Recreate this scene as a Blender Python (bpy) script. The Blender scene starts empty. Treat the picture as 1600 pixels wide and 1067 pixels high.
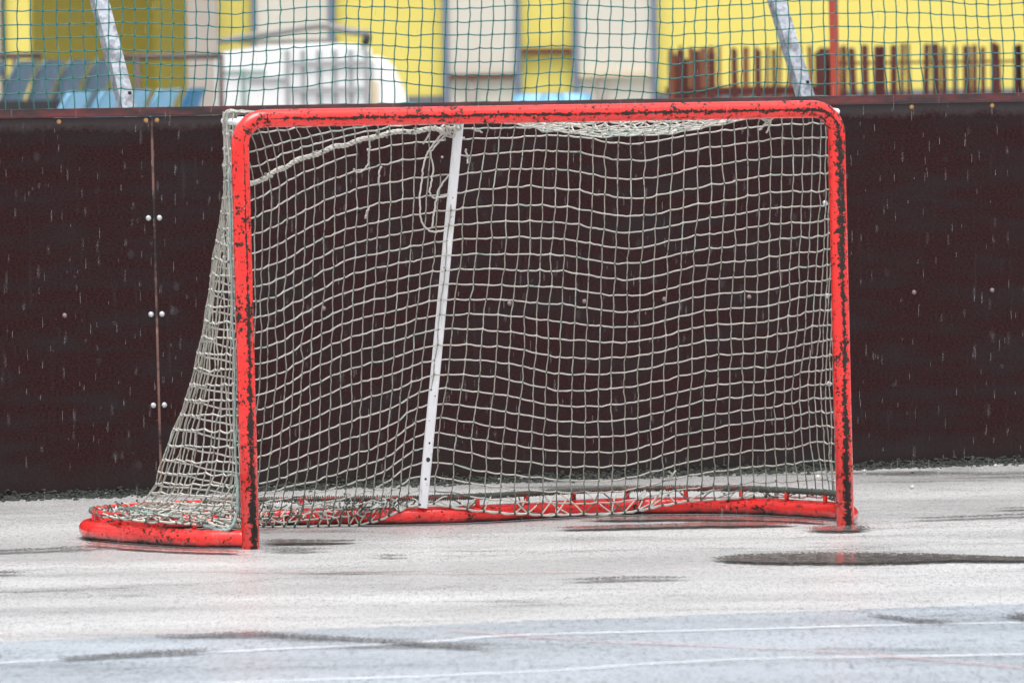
import bpy, math, random
import numpy as np
from mathutils import Vector, Matrix, Euler
random.seed(7); RNG=np.random.default_rng(11)
R=math.radians
scene=bpy.context.scene
C=bpy.data.collections.new('Scene'); scene.collection.children.link(C)

# ---------------------------------------------------------------- camera
cd=bpy.data.cameras.new('camera'); cam=bpy.data.objects.new('camera',cd); C.objects.link(cam)
cd.lens=288.08; cd.sensor_width=36; cd.clip_start=0.5; cd.clip_end=2000
cam.matrix_world=Matrix.Translation((0,0,1.5165))@(Euler((math.pi/2-0.0390,0,0)).to_matrix().to_4x4()@Matrix.Rotation(-0.01257,4,'Z'))
cd.dof.use_dof=True; cd.dof.focus_distance=24.4; cd.dof.aperture_fstop=9.5
scene.camera=cam
# ---------------------------------------------------------------- sky, sun, exposure (overcast, raining)
w=bpy.data.worlds.new('World'); scene.world=w; w.use_nodes=True
nt=w.node_tree; nt.nodes.clear()
SUN_EL,SUN_AZ=R(75),R(180)
sky=nt.nodes.new('ShaderNodeTexSky'); sky.sky_type='NISHITA'; sky.sun_disc=False
sky.sun_elevation=SUN_EL; sky.sun_rotation=SUN_AZ; sky.dust_density=6; sky.air_density=1.0; sky.ozone_density=1.5
hs=nt.nodes.new('ShaderNodeHueSaturation'); hs.inputs['Saturation'].default_value=0.28
bg=nt.nodes.new('ShaderNodeBackground'); bg.inputs[1].default_value=0.15
wo=nt.nodes.new('ShaderNodeOutputWorld')
nt.links.new(sky.outputs[0],hs.inputs['Color']); nt.links.new(hs.outputs[0],bg.inputs[0]); nt.links.new(bg.outputs[0],wo.inputs[0])
sl=bpy.data.lights.new('sun','SUN'); sl.energy=1.5; sl.angle=R(40); sl.color=(1,.98,.95)
so=bpy.data.objects.new('sun',sl); C.objects.link(so)
sd=Vector((math.sin(SUN_AZ)*math.cos(SUN_EL),math.cos(SUN_AZ)*math.cos(SUN_EL),math.sin(SUN_EL)))
so.rotation_euler=sd.to_track_quat('Z','Y').to_euler()
scene.view_settings.view_transform='Standard'; scene.view_settings.look='None'
scene.view_settings.exposure=0.70; scene.view_settings.gamma=1

# ---------------------------------------------------------------- helpers
def tag(o,label=None,cat=None,group=None,kind=None):
    for k,v in (('label',label),('category',cat),('group',group),('kind',kind)):
        if v: o[k]=v
    return o
def empty(name,loc,rz=0,**k):
    o=bpy.data.objects.new(name,None); C.objects.link(o); o.location=loc; o.rotation_euler=(0,0,rz)
    o.empty_display_size=.1
    return tag(o,**k)
class MB:
    def __init__(s): s.v=[];s.f=[];s.m=[];s.uv=[];s.n=0
    def add(s,vs,fs,mi=0,uvs=None):
        s.v.append(np.asarray(vs,float).reshape(-1,3))
        for i,f in enumerate(fs):
            s.f.append([a+s.n for a in f]); s.m.append(mi)
            s.uv.append(uvs[i] if uvs else [(0,0)]*len(f))
        s.n+=len(vs)
    def box(s,a,b,mi=0,bev=0):
        x0,y0,z0=a;x1,y1,z1=b
        if bev<=0:
            s.add([(x0,y0,z0),(x1,y0,z0),(x1,y1,z0),(x0,y1,z0),(x0,y0,z1),(x1,y0,z1),(x1,y1,z1),(x0,y1,z1)],
              [(0,3,2,1),(4,5,6,7),(0,1,5,4),(1,2,6,5),(2,3,7,6),(3,0,4,7)],mi)
        else:
            import bmesh
            bm=bmesh.new(); bmesh.ops.create_cube(bm,size=1)
            for v in bm.verts: v.co=Vector(((x0+x1)/2+v.co.x*(x1-x0),(y0+y1)/2+v.co.y*(y1-y0),(z0+z1)/2+v.co.z*(z1-z0)))
            bmesh.ops.bevel(bm,geom=bm.edges[:],offset=bev,segments=2,affect='EDGES')
            bm.verts.index_update()
            s.add([tuple(v.co) for v in bm.verts],[tuple(v.index for v in f.verts) for f in bm.faces],mi); bm.free()
    def tube(s,P,r,n=6,mi=0,N0=None,cap=True,closed=False):
        P=np.asarray(P,float); k=len(P)
        r=np.full(k,r) if np.isscalar(r) else np.asarray(r,float)
        T=np.zeros_like(P); T[1:-1]=P[2:]-P[:-2]; T[0]=P[1]-P[0]; T[-1]=P[-1]-P[-2]
        if closed: T[0]=T[-1]=P[1]-P[-2]
        T/=np.linalg.norm(T,axis=1)[:,None]+1e-12
        N=np.array(N0,float) if N0 is not None else (np.array([0,0,1.]) if abs(T[0][2])<.8 else np.array([0,-1.,0]))
        ang=np.linspace(-math.pi,math.pi,n+1)[:-1]; ca,sa=np.cos(ang)[:,None],np.sin(ang)[:,None]
        vs=[];L=0;Ls=[]
        for i in range(k):
            N=N-T[i]*(N@T[i]); N/=np.linalg.norm(N)+1e-12; B=np.cross(T[i],N)
            vs.append(P[i]+r[i]*(ca*N+sa*B))
            if i: L+=np.linalg.norm(P[i]-P[i-1])
            Ls.append(L)
        fs=[];uv=[]
        for i in range(k-1):
            for j in range(n):
                j2=(j+1)%n
                fs.append((i*n+j,i*n+j2,(i+1)*n+j2,(i+1)*n+j))
                uv.append([(Ls[i],j/n),(Ls[i],(j+1)/n),(Ls[i+1],(j+1)/n),(Ls[i+1],j/n)])
        if cap:
            fs.append(tuple(range(n-1,-1,-1))); uv.append([(0,0)]*n)
            fs.append(tuple((k-1)*n+j for j in range(n))); uv.append([(L,0)]*n)
        s.add(np.concatenate(vs),fs,mi,uv)
    def blob(s,c,r,mi=0):
        c=np.array(c,float); rr=np.array(r if hasattr(r,'__len__') else (r,r,r))
        vs=[c+rr*np.array(d) for d in ((1,0,0),(-1,0,0),(0,1,0),(0,-1,0),(0,0,1),(0,0,-1),(.6,.6,.6),(-.6,.6,.6),(-.6,-.6,.6),(.6,-.6,.6),(.6,.6,-.6),(-.6,.6,-.6),(-.6,-.6,-.6),(.6,-.6,-.6))]
        fs=[]
        for ax,ring in ((4,(6,7,8,9)),(5,(13,12,11,10)),(0,(6,9,13,10)),(1,(8,7,11,12)),(2,(7,6,10,11)),(3,(9,8,12,13))):
            for i in range(4): fs.append((ax,ring[i],ring[(i+1)%4]))
        s.add(vs,fs,mi)
    def build(s,name,mats,parent=None,smooth=True,shear=0.0):
        V=np.concatenate(s.v) if s.v else np.zeros((0,3))
        if shear: V=V.copy(); V[:,0]+=shear*V[:,2]
        me=bpy.data.meshes.new(name); me.from_pydata(V.tolist(),[],s.f)
        if not isinstance(mats,(list,tuple)): mats=[mats]
        for m in mats: me.materials.append(m)
        me.polygons.foreach_set('material_index',s.m)
        me.polygons.foreach_set('use_smooth',[smooth]*len(s.f))
        ul=me.uv_layers.new(name='UVMap'); ul.data.foreach_set('uv',[c for f in s.uv for p in f for c in p])
        me.update()
        o=bpy.data.objects.new(name,me); C.objects.link(o)
        if parent: o.parent=parent
        return o
def catmull(P,sub=6,closed=False):
    P=[np.array(p,float) for p in P]; out=[]; n=len(P)
    rng=range(n) if closed else range(n-1)
    for i in rng:
        if closed: a,b,c,d=P[(i-1)%n],P[i],P[(i+1)%n],P[(i+2)%n]
        else:
            b,c=P[i],P[i+1]; a=P[i-1] if i else 2*b-c; d=P[i+2] if i+2<n else 2*c-b
        for t in np.arange(sub)/sub:
            out.append(.5*((2*b)+(c-a)*t+(2*a-5*b+4*c-d)*t*t+(3*b-a-3*c+d)*t**3))
    if not closed: out.append(P[-1])
    return np.array(out)
def resample(P,step):
    P=np.asarray(P,float); d=np.r_[0,np.cumsum(np.linalg.norm(np.diff(P,axis=0),axis=1))]
    s=np.linspace(0,d[-1],max(2,int(d[-1]/step)+1))
    return np.stack([np.interp(s,d,P[:,i]) for i in range(3)],-1)

# ---------------------------------------------------------------- materials
class NT:
    def __init__(s,name):
        s.m=bpy.data.materials.new(name); s.m.use_nodes=True; s.t=s.m.node_tree; s.t.nodes.clear()
        s.o=s.t.nodes.new('ShaderNodeOutputMaterial'); s.b=s.t.nodes.new('ShaderNodeBsdfPrincipled')
        s.t.links.new(s.b.outputs[0],s.o.inputs[0]); s.tc=s.t.nodes.new('ShaderNodeTexCoord')
    def n(s,ty,**k):
        x=s.t.nodes.new(ty)
        for a,b in k.items(): setattr(x,a,b)
        return x
    def set(s,sock,val):
        if isinstance(val,(int,float)): sock.default_value=val
        elif isinstance(val,(tuple,list)):
            sock.default_value=tuple(val)+((1,) if len(val)==3 and len(sock.default_value)==4 else ())
        else: s.t.links.new(val,sock)
    def coord(s,kind='Object',scale=(1,1,1),rot=0):
        mp=s.n('ShaderNodeMapping'); s.set(mp.inputs[0],s.tc.outputs[kind]); mp.inputs['Scale'].default_value=scale
        mp.inputs['Rotation'].default_value=(0,0,rot)
        return mp.outputs[0]
    def noise(s,vec,scale,detail=4,rough=.6,dist=0):
        x=s.n('ShaderNodeTexNoise'); s.set(x.inputs['Vector'],vec); x.inputs['Scale'].default_value=scale
        x.inputs['Detail'].default_value=detail; x.inputs['Roughness'].default_value=rough; x.inputs['Distortion'].default_value=dist
        return x.outputs[0]
    def ramp(s,f,stops,interp='LINEAR'):
        x=s.n('ShaderNodeValToRGB'); s.set(x.inputs[0],f); cr=x.color_ramp; cr.interpolation=interp
        while len(cr.elements)<len(stops): cr.elements.new(.5)
        for e,(p,c) in zip(cr.elements,stops):
            e.position=p; e.color=(c,c,c,1) if isinstance(c,(int,float)) else (*c,1)
        return x.outputs[0]
    def math(s,op,a,b=0.0,c=0.0):
        x=s.n('ShaderNodeMath',operation=op); s.set(x.inputs[0],a); s.set(x.inputs[1],b); s.set(x.inputs[2],c); return x.outputs[0]
    def mix(s,f,a,b):
        x=s.n('ShaderNodeMix',data_type='RGBA'); s.set(x.inputs[0],f); s.set(x.inputs[6],a); s.set(x.inputs[7],b); return x.outputs[2]
    def sep(s,v):
        x=s.n('ShaderNodeSeparateXYZ'); s.set(x.inputs[0],v); return x.outputs
    def bump(s,h,strength=.3,dist=.002):
        x=s.n('ShaderNodeBump'); s.set(x.inputs['Height'],h); x.inputs['Strength'].default_value=strength; x.inputs['Distance'].default_value=dist
        s.set(s.b.inputs['Normal'],x.outputs[0])
    def fin(s,col,rough=.6,metal=0.0,coat=0.0,spec=.5):
        s.set(s.b.inputs['Base Color'],col); s.set(s.b.inputs['Roughness'],rough); s.set(s.b.inputs['Metallic'],metal)
        s.set(s.b.inputs['Coat Weight'],coat); s.set(s.b.inputs['Specular IOR Level'],spec); s.b.inputs['Coat Roughness'].default_value=.15
        return s.m
def simple(name,c,rough=.6,var=.12,scale=8,metal=0.0,coat=0.0,bump=0):
    m=NT(name); v=m.coord(); n=m.noise(v,scale)
    col=m.mix(n,tuple(x*(1-var) for x in c),tuple(min(1,x*(1+var)) for x in c))
    if bump: m.bump(m.noise(v,scale*12),bump,.002)
    return m.fin(col,rough,metal,coat)

def red_paint(name,stripe=None,grime=False,spots=.62):
    m=NT(name); uv=m.coord('UV'); s=m.sep(uv); obj=m.coord()
    u,v=s[0],s[1]
    a=m.math('SUBTRACT',v,.5)                       # angle round the tube, 0 = front (or top)
    n1=m.noise(obj,62,5,.75); n2=m.noise(obj,11,3,.6); n3=m.noise(obj,95,3,.6)
    base=m.mix(m.noise(obj,3,3),(.76,.022,.020),(.84,.036,.028))
    # faded paler patches of paint
    base=m.mix(m.ramp(m.noise(obj,17,4),[(.5,0),(.75,.35)]),base,(.82,.07,.06))
    chips=m.ramp(m.math('ADD',m.math('MULTIPLY',n1,.8),m.math('MULTIPLY',n2,.35)),[(spots,0),(spots+.012,1)])
    small=m.ramp(n3,[(.625,0),(.64,1)])
    mask=m.math('MAXIMUM',chips,small)
    if stripe:
        un=m.math('DIVIDE',u,4.35)
        wd=m.ramp(un,stripe)
        off=m.math('MULTIPLY',m.math('SUBTRACT',m.noise(m.coord('Object'),6,2),.5),.05)
        wob=m.math('MULTIPLY',m.math('SUBTRACT',m.noise(obj,60,5,.8),.5),.50)
        d=m.math('ABSOLUTE',m.math('ADD',m.math('SUBTRACT',a,.012),off))
        e=m.math('SUBTRACT',m.math('ADD',m.math('MULTIPLY',wd,.085),m.math('MULTIPLY',wob,m.math('ADD',m.math('MULTIPLY',wd,1.1),.10))),d)
        st=m.ramp(m.math('ADD',m.math('MULTIPLY',e,60),.5),[(.4,0),(.6,1)])
        mask=m.math('MAXIMUM',mask,st)
    metalc=m.mix(m.noise(obj,60,4),(.010,.009,.008),(.032,.026,.022))
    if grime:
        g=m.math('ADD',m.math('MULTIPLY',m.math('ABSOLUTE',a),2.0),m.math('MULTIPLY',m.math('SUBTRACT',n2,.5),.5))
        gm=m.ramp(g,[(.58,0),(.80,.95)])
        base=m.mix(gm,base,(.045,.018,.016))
    col=m.mix(mask,base,metalc)
    m.bump(m.math('SUBTRACT',m.math('MULTIPLY',m.noise(obj,120,4),.25),mask),.5,.0012)
    ro=m.math('ADD',m.math('MULTIPLY',mask,.35),.24)
    m.b.inputs['Coat IOR'].default_value=1.6
    x=m.fin(col,ro,0,m.math('SUBTRACT',.45,m.math('MULTIPLY',mask,.4)),.25); m.b.inputs['Coat Roughness'].default_value=.18; return x
STR=[(0,.75),(.06,.62),(.14,.42),(.19,.16),(.24,.10),(.285,.03),(.33,.30),(.5,.26),(.66,.28),(.71,.32),(.74,.85),(.80,.80),(.84,.35),(.92,.55),(1,.8)]
M={}
M['frame']=red_paint('red frame paint',STR,spots=.632)
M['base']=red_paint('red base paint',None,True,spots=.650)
M['rod']=red_paint('red rod paint',None,False,spots=.66)
def cord_mat(name,c1,c2,dark,th,foot_dark=True):
    m=NT(name); v=m.coord(); 
    col=m.mix(m.noise(v,14,3),c1,c2)
    col=m.mix(m.ramp(m.noise(v,45,4,.7),[(th,0),(th+.12,1)]),col,dark)
    z=m.sep(m.tc.outputs['Object'])[2]
    dz=m.math('SUBTRACT',m.math('MULTIPLY',m.noise(v,9,3),.30),z)      # wet dirt picked up from the floor
    if foot_dark: col=m.mix(m.ramp(dz,[(-.02,0),(.1,.85)]),col,(.05,.06,.05))
    wv=m.n('ShaderNodeTexWave'); m.set(wv.inputs['Vector'],v); wv.inputs['Scale'].default_value=150; wv.inputs['Distortion'].default_value=4
    m.bump(wv.outputs[1],.5,.001)
    return m.fin(col,.75)
M['cord']=cord_mat('weathered net cord',(.58,.56,.52),(.47,.45,.41),(.26,.27,.24),.64,False)
M['cordv']=cord_mat('dirty net cord',(.40,.38,.33),(.28,.27,.235),(.10,.11,.09),.55)
M['hemcord']=simple('pale hem cord',(.50,.50,.45),.7,.3,40)
M['knot']=cord_mat('net knot',(.15,.16,.135),(.24,.24,.2),(.04,.07,.055),.5)
M['teal']=simple('teal lacing cord',(.24,.34,.32),.7,.45,60)
M['tealnet']=cord_mat('greenish cord',(.36,.46,.42),(.48,.48,.43),(.1,.2,.17),.55)
M['dark']=cord_mat('dark lacing',(.05,.06,.05),(.12,.14,.12),(.34,.42,.38),.60,False)
def white_metal():
    m=NT('white bar paint'); v=m.coord()
    col=m.mix(m.noise(v,9,3),(.72,.73,.76),(.8,.8,.82))
    col=m.mix(m.ramp(m.noise(v,40,4,.7),[(.67,0),(.70,.8)]),col,(.12,.12,.12))
    col=m.mix(m.ramp(m.noise(m.coord('Object',(1,1,.15)),30,3),[(.6,0),(.8,.35)]),col,(.3,.3,.3))
    return m.fin(col,.4)
M['white']=white_metal()
def board_mat():
    m=NT('film faced plywood'); v=m.coord('Object',(1,1,2.2)); z=m.sep(m.tc.outputs['Object'])[2]
    n=m.ramp(m.noise(v,105,4,.8),[(.38,0),(.68,1)]); n2=m.noise(m.coord('Object',(.6,1,3)),5,4)
    col=m.mix(n,(.001,.0009,.001),(.056,.0155,.017))
    col=m.mix(m.ramp(n2,[(.44,0),(.68,.65)]),col,m.mix(m.noise(v,90,3,.7),(.0015,.0015,.002),(.034,.031,.034)))
    vo=m.n('ShaderNodeTexVoronoi'); m.set(vo.inputs['Vector'],m.coord('Object',(1,1,.8))); vo.inputs['Scale'].default_value=9
    sp_=m.ramp(m.math('ADD',vo.outputs['Distance'],m.math('MULTIPLY',m.noise(v,60,3,.8),.22)),[(.17,.45),(.24,0)])
    col=m.mix(sp_,col,(.05,.047,.052))
    sc=m.ramp(m.noise(m.coord('Object',(2.2,1,60)),4,3,.6),[(.70,0),(.76,.4)])
    col=m.mix(sc,col,(.055,.045,.045))
    # paler run marks down the face
    st=m.noise(m.coord('Object',(14,1,1.2)),3,4,.6)
    col=m.mix(m.ramp(st,[(.6,0),(.8,.35)]),col,(.055,.05,.055))
    # bleached edge under the capping and dirt splash at the foot
    n3=m.noise(m.coord('Object',(1,1,1)),9,5)
    e=m.math('ADD',z,m.math('MULTIPLY',n3,.05))
    col=m.mix(m.ramp(e,[(1.19,0),(1.222,.75)] if False else [(0,0),(1,0)]),col,(.1,.09,.09))
    eb=m.math('MULTIPLY',m.math('ADD',m.math('SUBTRACT',e,1.197),m.math('MULTIPLY',m.math('SUBTRACT',m.noise(m.tc.outputs['Object'],55,4,.7),.5),.05)),26)
    col=m.mix(m.ramp(eb,[(.1,0),(.8,.55)]),col,(.075,.068,.07))
    fb=m.math('MULTIPLY',m.math('SUBTRACT',m.math('ADD',.075,m.math('MULTIPLY',n3,.12)),z),9)
    col=m.mix(m.ramp(fb,[(.1,0),(.9,.4)]),col,(.030,.031,.030))
    m.bump(m.noise(m.coord('Object',(1,1,3)),60,4),.25,.001)
    return m.fin(col,m.math('ADD',m.math('MULTIPLY',n2,.3),.38),0,0,.16)
M['board']=board_mat()
m=NT('capping paint'); v=m.coord('Object',(1,1,4))
M['cap']=m.fin(m.mix(m.ramp(m.noise(v,5,5,.7),[(.42,0),(.6,1)]),(.035,.024,.026),(.13,.032,.034)),.35)
m=NT('raw plywood edge'); M['raw']=m.fin(m.mix(m.ramp(m.noise(m.coord('Object',(1,1,1)),7,5,.75),[(.42,0),(.56,1)]),(.016,.011,.012),(.16,.085,.07)),.8)
M['zinc']=None
m=NT('galvanised steel'); v=m.coord()
vo=m.n('ShaderNodeTexVoronoi'); m.set(vo.inputs['Vector'],v); vo.inputs['Scale'].default_value=70
col=m.mix(m.sep(vo.outputs['Color'])[0],(.24,.26,.31),(.46,.48,.53))
col=m.mix(m.ramp(m.noise(v,16,4),[(.52,0),(.62,.8)]),col,(.13,.13,.15))
M['zinc']=m.fin(col,.45,.35)
M['bolt']=simple('zinc bolt head',(.50,.51,.53),.4,.3,120,.2)
M['dull']=simple('dull bolt head',(.20,.15,.14),.6,.4,80)
M['rust']=simple('rusty bolt head',(.42,.23,.09),.7,.5,80)
def greennet(name,a,b):
    m=NT(name); v=m.coord(); z=m.sep(m.tc.outputs['Object'])[2]
    col=m.mix(m.noise(v,3,3),a,b)
    return m.fin(col,.6)
M['gnet']=greennet('green safety twine',(.018,.13,.135),(.03,.20,.16))
M['gknot']=greennet('green safety knot',(.008,.035,.06),(.01,.05,.06))
M['yellow']=simple('yellow wall paint',(.74,.63,.15),.8,.05,1.5)
M['beige']=simple('beige panel',(.62,.59,.51),.7,.06,2)
M['greybeige']=simple('grey beige column',(.42,.37,.33),.8,.1,2)
M['bluegrey']=simple('blue grey trim',(.16,.19,.27),.6,.1,3)
M['brown']=simple('brown stained wood',(.12,.045,.025),.7,.35,6)
M['plinth']=simple('grey plinth',(.15,.16,.18),.85,.2,4)
M['rail']=simple('dark rail paint',(.09,.06,.055),.6,.2,4)
M['picket']=simple('dark red fence stain',(.085,.015,.013),.65,.6,5)
M['picket2']=simple('brown fence stain',(.17,.055,.025),.7,.6,5)
M['redpost']=simple('brick red post paint',(.36,.045,.025),.5,.15,6)
M['vwhite']=simple('white vehicle panel',(.80,.80,.80),.5,.04,3)
M['vgrey']=simple('grey slat',(.33,.33,.34),.6,.1,5)
M['vroof']=simple('grey roof bar',(.22,.21,.20),.6,.2,5)
M['vseam']=simple('greenish grey frame',(.24,.33,.30),.6,.2,5)
M['vcream']=simple('cream panel edge',(.62,.52,.36),.6,.1,5)
M['tyre']=simple('tyre rubber',(.02,.02,.02),.8,.2,20)
M['seatgrey']=simple('faded blue seat plastic',(.13,.215,.32),.45,.15,3)
M['seatblue']=simple('light blue seat plastic',(.24,.52,.78),.45,.1,3)
M['seatdeep']=simple('deep blue seat plastic',(.03,.20,.42),.45,.15,3)
M['dk']=simple('dark steel',(.025,.022,.024),.6,.2,6)
M['conc']=simple('concrete step',(.32,.31,.29),.85,.15,3)
M['roof']=simple('grey roof',(.2,.2,.2),.8,.15,2)
M['moss']=simple('moss and dirt',(.030,.034,.029),.95,.7,25)
M['pebble']=simple('pale pebble',(.45,.43,.40),.6,.1,30)
# wet floor: rough wet asphalt, glossier where water lies
def floor_mat(name,c1,c2,r0,r1,pebble=.25):
    m=NT(name); v=m.coord()
    fine=m.noise(v,170,3,.7); mid=m.noise(v,22,5,.65); big=m.noise(m.coord('Object',(.35,1,1),.15),1.6,5,.6)
    col=m.mix(m.math('ADD',m.math('MULTIPLY',fine,.6),m.math('MULTIPLY',mid,.4)),c1,c2)
    wet=m.ramp(big,[(.36,0),(.62,1)])
    col=m.mix(m.math('MULTIPLY',wet,.35),col,tuple(x*.6 for x in c1))
    ro=m.math('ADD',m.math('MULTIPLY',wet,r0-r1),r1)
    ro=m.math('ADD',ro,m.math('MULTIPLY',m.math('SUBTRACT',mid,.5),.25))
    gr=m.noise(m.coord('Object',(1,.13,1)),150,2,.8); gr2=m.noise(m.coord('Object',(1,.16,1)),62,3,.8)
    grain=m.math('ADD',m.math('MULTIPLY',gr,.6),m.math('MULTIPLY',gr2,.4))
    yy=m.sep(m.tc.outputs['Object'])[1]; foot_dark=m.math('MULTIPLY',m.math('MINIMUM',m.math('MAXIMUM',m.math('SUBTRACT',yy,25.6),0),1.2),.065)  # boards' dark reflection painted in: floor darkens towards them
    patch=m.math('ADD',m.noise(m.coord('Object',(.55,1.3,1),-.2),2.1,6,.68),foot_dark)
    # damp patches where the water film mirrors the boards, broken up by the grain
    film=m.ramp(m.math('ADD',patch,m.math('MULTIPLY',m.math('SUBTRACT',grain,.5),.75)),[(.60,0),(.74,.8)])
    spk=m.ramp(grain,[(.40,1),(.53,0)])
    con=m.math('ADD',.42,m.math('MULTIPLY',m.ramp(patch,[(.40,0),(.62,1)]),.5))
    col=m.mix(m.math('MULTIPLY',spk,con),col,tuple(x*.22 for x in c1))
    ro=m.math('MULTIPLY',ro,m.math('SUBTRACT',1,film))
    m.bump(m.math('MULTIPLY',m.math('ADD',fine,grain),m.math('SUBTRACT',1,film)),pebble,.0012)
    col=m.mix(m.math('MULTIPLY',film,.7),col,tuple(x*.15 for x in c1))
    x=m.fin(col,ro,0,m.math('SUBTRACT',1,m.math('ADD',m.math('MULTIPLY',film,.5),m.math('MULTIPLY',spk,.45))),.6); m.b.inputs['Coat Roughness'].default_value=.42; return x
M['floor']=floor_mat('wet asphalt',(.45,.45,.445),(.66,.66,.655),.30,.48)
M['bluefloor']=floor_mat('wet blue painted asphalt',(.34,.385,.43),(.47,.52,.57),.26,.42,.2)
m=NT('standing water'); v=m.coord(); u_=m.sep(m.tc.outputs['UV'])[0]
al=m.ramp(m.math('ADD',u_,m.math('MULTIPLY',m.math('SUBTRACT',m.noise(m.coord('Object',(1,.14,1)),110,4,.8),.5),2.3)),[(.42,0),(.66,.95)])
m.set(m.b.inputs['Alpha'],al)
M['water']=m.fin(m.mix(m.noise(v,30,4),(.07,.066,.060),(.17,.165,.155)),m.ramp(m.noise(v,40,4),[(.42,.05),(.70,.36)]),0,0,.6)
m=NT('shallow damp film'); u_=m.sep(m.tc.outputs['UV'])[0]
al=m.ramp(m.math('ADD',u_,m.math('MULTIPLY',m.math('SUBTRACT',m.noise(m.coord('Object',(1,.14,1)),110,4,.8),.5),3.4)),[(.45,0),(1.0,.78)])
m.set(m.b.inputs['Alpha'],al); M['damp']=m.fin((.09,.085,.08),m.ramp(m.noise(m.coord(),18,4),[(.4,.10),(.7,.38)]),0,0,.6)
def line_mat(name,c,lo,hi):
    m=NT(name); n=m.noise(m.coord('Object',(1,.14,1)),90,3,.8); big=m.noise(m.coord(),2.2,4)
    m.set(m.b.inputs['Alpha'],m.ramp(m.math('ADD',m.math('MULTIPLY',n,.6),m.math('MULTIPLY',big,.4)),[(.36,lo),(.62,hi)])); return m.fin(c,.35)
M['wline']=line_mat('worn white line',(.72,.75,.78),.10,.6)
M['pline']=line_mat('worn red line',(.55,.30,.31),0,.42)
m=NT('rain drop'); 
m.fin((.9,.92,.95),.1); tr=m.n('ShaderNodeBsdfTransparent'); mx=m.n('ShaderNodeMixShader'); mx.inputs[0].default_value=.12
m.t.links.new(tr.outputs[0],mx.inputs[1]); m.t.links.new(m.b.outputs[0],mx.inputs[2]); m.t.links.new(mx.outputs[0],m.o.inputs[0]); M['rain']=m.m

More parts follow.
